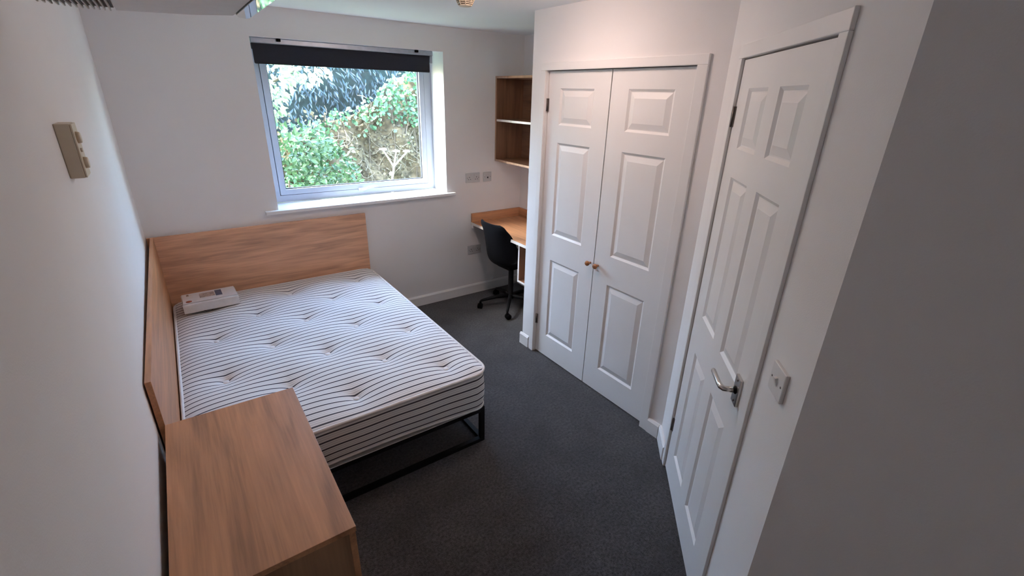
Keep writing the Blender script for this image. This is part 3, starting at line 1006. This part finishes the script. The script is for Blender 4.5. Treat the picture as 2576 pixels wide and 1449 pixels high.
# leaf shapes: folded along the midrib, unit length along +x, normal +z
def leaf_shape(wid, fold, tip):
    st = [(0, .0), (.18, .55), (.45, 1.0), (.72, .75), (.9, .32)]
    v = []; f = []
    for t, w in st:
        v.append((t, -w * wid, fold * w * wid)); v.append((t, 0, -.06 * t * t)); v.append((t, w * wid, fold * w * wid))
    v.append((1.0, 0, tip))
    for i in range(len(st) - 1):
        a = i * 3
        f += [(a, a + 3, a + 4, a + 1), (a + 1, a + 4, a + 5, a + 2)]
    a = (len(st) - 1) * 3
    f += [(a, a + 15 - 12, a + 1), (a + 1, a + 3, a + 2)]
    return np.array(v), f
SH_LAU = leaf_shape(.24, .35, -.10)
SH_IVY = leaf_shape(.40, .30, -.06)
SH_CON = leaf_shape(.10, .20, -.10)
def leaf_mesh(name, shp, mat):
    me = bpy.data.meshes.new(name)
    me.from_pydata([tuple(v) for v in shp[0]], [], shp[1])
    me.polygons.foreach_set('use_smooth', [True] * len(shp[1]))
    me.materials.append(mat); me.update()
    return me
def in_view(p):
    d = Vector(p) - CAM
    z = d.dot(F)
    u = 1288 + 1163.417 * d.dot(R_) / z; v = 724.5 - 1163.417 * d.dot(U_) / z
    return 655 < u < 1065 and 155 < v < 480
def foliage(root, pts, dirs, nrms, sizes, shp, mat, part, n_single, rest='foliage'):
    """the leaves that show best in the window are parts of their own; the rest is one joined part"""
    base = Vector(root.location)
    me = leaf_mesh(part, shp, mat)
    order = sorted(range(len(pts)), key=lambda i: (not in_view(pts[i]), pts[i][1] - sizes[i] * 4))
    single = set(order[:n_single])
    V = []; Fc = []
    sv = shp[0]
    for i in range(len(pts)):
        d = Vector(dirs[i]).normalized(); n = Vector(nrms[i])
        n = n - d * n.dot(d)
        n = n.normalized() if n.length > 1e-5 else d.orthogonal().normalized()
        w = n.cross(d)
        if i in single:
            o = bpy.data.objects.new(part, me)
            COL.objects.link(o)
            o.parent = root
            m = Matrix((d, w, n)).transposed().to_4x4()
            o.matrix_local = Matrix.Translation(Vector(pts[i]) - base) @ m @ Matrix.Scale(sizes[i], 4)
        else:
            B = np.array([d[:], w[:], n[:]])
            q = sv @ B * sizes[i] + (np.array(pts[i]) - np.array(base[:]))
            k = len(V)
            V.extend(map(tuple, q)); Fc.extend(tuple(a + k for a in f) for f in shp[1])
    me2 = bpy.data.meshes.new(rest)
    me2.from_pydata(V, [], Fc)
    me2.polygons.foreach_set('use_smooth', [True] * len(Fc))
    me2.materials.append(mat); me2.update()
    o = bpy.data.objects.new(rest, me2)
    COL.objects.link(o); o.parent = root
    o['kind'] = 'stuff'

def rv():
    v = rng.normal(size=3); return v / np.linalg.norm(v)
def clump(spec, n):
    """points near the surface of ellipsoids, leaves pointing outwards and drooping"""
    P = []; D = []; N = []
    tot = sum(s[6] for s in spec)
    for cx, cy, cz, rx, ry, rz_, wgt in spec:
        for _ in range(int(n * wgt / tot)):
            u = rv(); u[1] = -abs(u[1]) if rng.random() < .8 else u[1]
            k = .55 + .5 * rng.random()
            P.append((cx + u[0] * rx * k, cy + u[1] * ry * k, cz + u[2] * rz_ * k))
            D.append(u * .8 + rv() * .8 + np.array([0, -.2, -.25])); N.append(np.array([-.3, -.5, .8]) + rv() * .7)
    return P, D, N

# laurel on the left
def trunk(root, pts, r):
    b = Vector(root.location)
    MB().tube([Vector(p) - b for p in pts], r, 8).build('stem', BARK, root, fix=False)
la = thing('laurel_bush', 'sunlit broad leaved laurel bush outside the window beside its hinged frame', 'bush', (1.15, 1.55, 0))
spec = [(1.22, 1.55, 1.32, .42, .32, .22, 1.0), (1.10, 1.50, .95, .55, .34, .30, 1.2), (1.60, 1.65, 1.10, .30, .28, .26, .8), (.55, 1.6, 1.2, .5, .4, .5, 1.0), (1.0, 1.55, .45, .6, .35, .4, .8), (1.78, 1.72, .84, .22, .22, .18, .35)]
P, D, N = clump(spec, 2000)
foliage(la, P, D, N, [random.uniform(.055, .085) for _ in P], SH_LAU, LAUREL, 'leaf', 240)
for q in ((1.2, 1.55, 1.2), (1.5, 1.65, 1.0), (.6, 1.6, 1.2)):
    trunk(la, [(1.15, 1.6, 0), (1.13, 1.6, .4), q], [.022, .018, .006])
lb = thing('bay_tree', 'tree branch, sun glare painted pale into its leaves, hanging outside the top of the window', 'tree', (.75, 1.75, 0))
spec = [(1.12, 1.62, 1.98, .26, .25, .26, 1.0), (1.50, 1.75, 2.08, .28, .25, .20, .8), (.7, 1.7, 2.0, .4, .35, .5, 1.2), (1.08, 1.60, 1.72, .16, .2, .16, .5)]
BAY = leafmat('bay_leaf_sun_glare', (.20, .30, .16), (.45, .58, .36), .3)  # leaf colour paled to stand in for blown-out sunlight
P, D, N = clump(spec, 900)
foliage(lb, P, D, N, [random.uniform(.06, .09) for _ in P], SH_LAU, BAY, 'leaf', 160)
trunk(lb, [(.75, 1.8, 0), (.72, 1.8, .9), (.8, 1.75, 1.6), (1.1, 1.65, 1.95)], [.04, .035, .025, .008])
trunk(lb, [(.8, 1.75, 1.6), (1.2, 1.75, 1.9), (1.5, 1.75, 2.05)], [.02, .014, .006])

# ivy over the top of the bank
iv = thing('ivy', 'green ivy trailing over the top of the earth bank', 'ivy', (2.6, 2.3, 0))
P = []; D = []; N = []; S = []
tries = 0
while len(P) < 2600 and tries < 60000:
    tries += 1
    x = rng.uniform(1.2, 5.2); z = rng.uniform(.5, 2.15)
    if z > ivy_top(x) + .08 * rng.random():
        continue
    edge = 1.40 + .16 * sin(3.1 * x + .7) + .10 * sin(7.3 * x) - .45 * max(0, min(1, (2.15 - x) / .5))
    pr_ = 1 / (1 + exp(-(z - edge) / .05))
    if rng.random() > pr_ * (.35 + .65 * (sin(9 * x + 2 * z) * sin(8 * z - 3 * x) > -.45)):
        continue
    y = bank_y(x, z) - .03 - .20 * rng.random() * min(1, max(0, (z - edge + .2)) / .4)
    P.append((x, y, z)); D.append(np.array([0, -.4, -.5]) + rv() * .8); N.append(np.array([-.2, -.8, .5]) + rv() * .6); S.append(rng.uniform(.042, .066))
foliage(iv, P, D, N, S, SH_IVY, IVY, 'leaf', 280)
for k in range(8):
    x = 1.8 + k * .28
    b = Vector(iv.location)
    MB().tube([Vector((x + .05 * sin(3 * t + k), bank_y(x, .0 + t) - .02, t)) - b for t in [(ivy_top(x) - .08) * q / 5 for q in range(6)]], .006, 6).build('vine', BARK, iv, fix=False)
# dry leaves lying on the bank
P = []; D = []; N = []; S = []
for k in range(2600):
    x = rng.uniform(1.2, 4.5); z = rng.uniform(.3, 1.6)
    P.append((x, bank_y(x, z) - .012 - .02 * rng.random(), z)); D.append(rv() + np.array([0, 0, -.3])); N.append(np.array([0, -1, .5]) + rv() * .7); S.append(rng.uniform(.025, .05))
foliage(bk, P, D, N, S, SH_IVY, LITTER, 'dry_leaf', 0, 'leaf_litter')

# dark conifer hedge behind
cf = thing('conifer_hedge', 'dark blue green conifer hedge behind the ivy bank', 'hedge', (2.2, 3.2, 0))
P = []; D = []; N = []; S = []
for k in range(6500):
    x = rng.uniform(-1.5, 6); z = rng.uniform(.9, 2.75 + .25 * sin(2 * x))
    y = 2.98 + .10 * sin(3.3 * x) + .06 * sin(6 * x + 5 * z) + .25 * rng.random()
    P.append((x, y, z)); D.append(np.array([.35 * rng.normal(), -.55, -.75]) + rv() * .3); N.append(np.array([0, -.6, .7]) + rv() * .35); S.append(rng.uniform(.07, .13))
foliage(cf, P, D, N, S, SH_CON, CONIF, 'spray', 240)
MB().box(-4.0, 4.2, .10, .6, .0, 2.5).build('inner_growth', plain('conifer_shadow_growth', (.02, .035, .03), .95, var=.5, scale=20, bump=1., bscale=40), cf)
for x in (-1, 1, 3):
    MB().tube([(x, .2, 0), (x, .2, 1.2)], .05, 8).build('trunk', BARK, cf, fix=False)

# dead hogweed in front of the bank
hw = thing('dead_hogweed', 'bleached dead hogweed stalk with three flat heads outside the window', 'plant', (1.90, .62, 0))
jx, jz = .045, 1.185
MB().tube([(-.01, .02, 0), (.005, .01, .5), (.02, 0, 1.07), (jx - .004, 0, 1.15), (jx, 0, jz)], [.013, .012, .010, .009, .009], 8).build('stem', STALK, hw, fix=False)
MB().lathe([(.004, -.02), (.018, -.01), (.02, .0), (.012, .012), (.006, .016)], 10, (.012, -.005, 1.125)).build('node', STALK, hw)
for hx, hz in ((-.046, 1.352), (.078, 1.329), (.182, 1.325)):
    MB().tube([(jx, 0, jz), ((jx + hx) / 2, -.004, (jz + hz) / 2 - .004), (hx, 0, hz - .012)], [.008, .007, .006], 8).build('branch', STALK, hw, fix=False)
    u = MB()
    for k in range(26):
        a = random.uniform(0, 2 * pi); r = .034 * sqrt(random.random())
        u.lathe([(.002, -.006), (.008, -.002), (.008, .003), (.003, .007)], 6, (hx + r * cos(a), r * sin(a) * .8, hz + random.uniform(-.004, .006) - r * .15))
    u.lathe([(.006, -.014), (.030, -.003), (.034, .0), (.020, .004)], 12, (hx, 0, hz))
    u.build('flower_head', STALK, hw, fix=False)
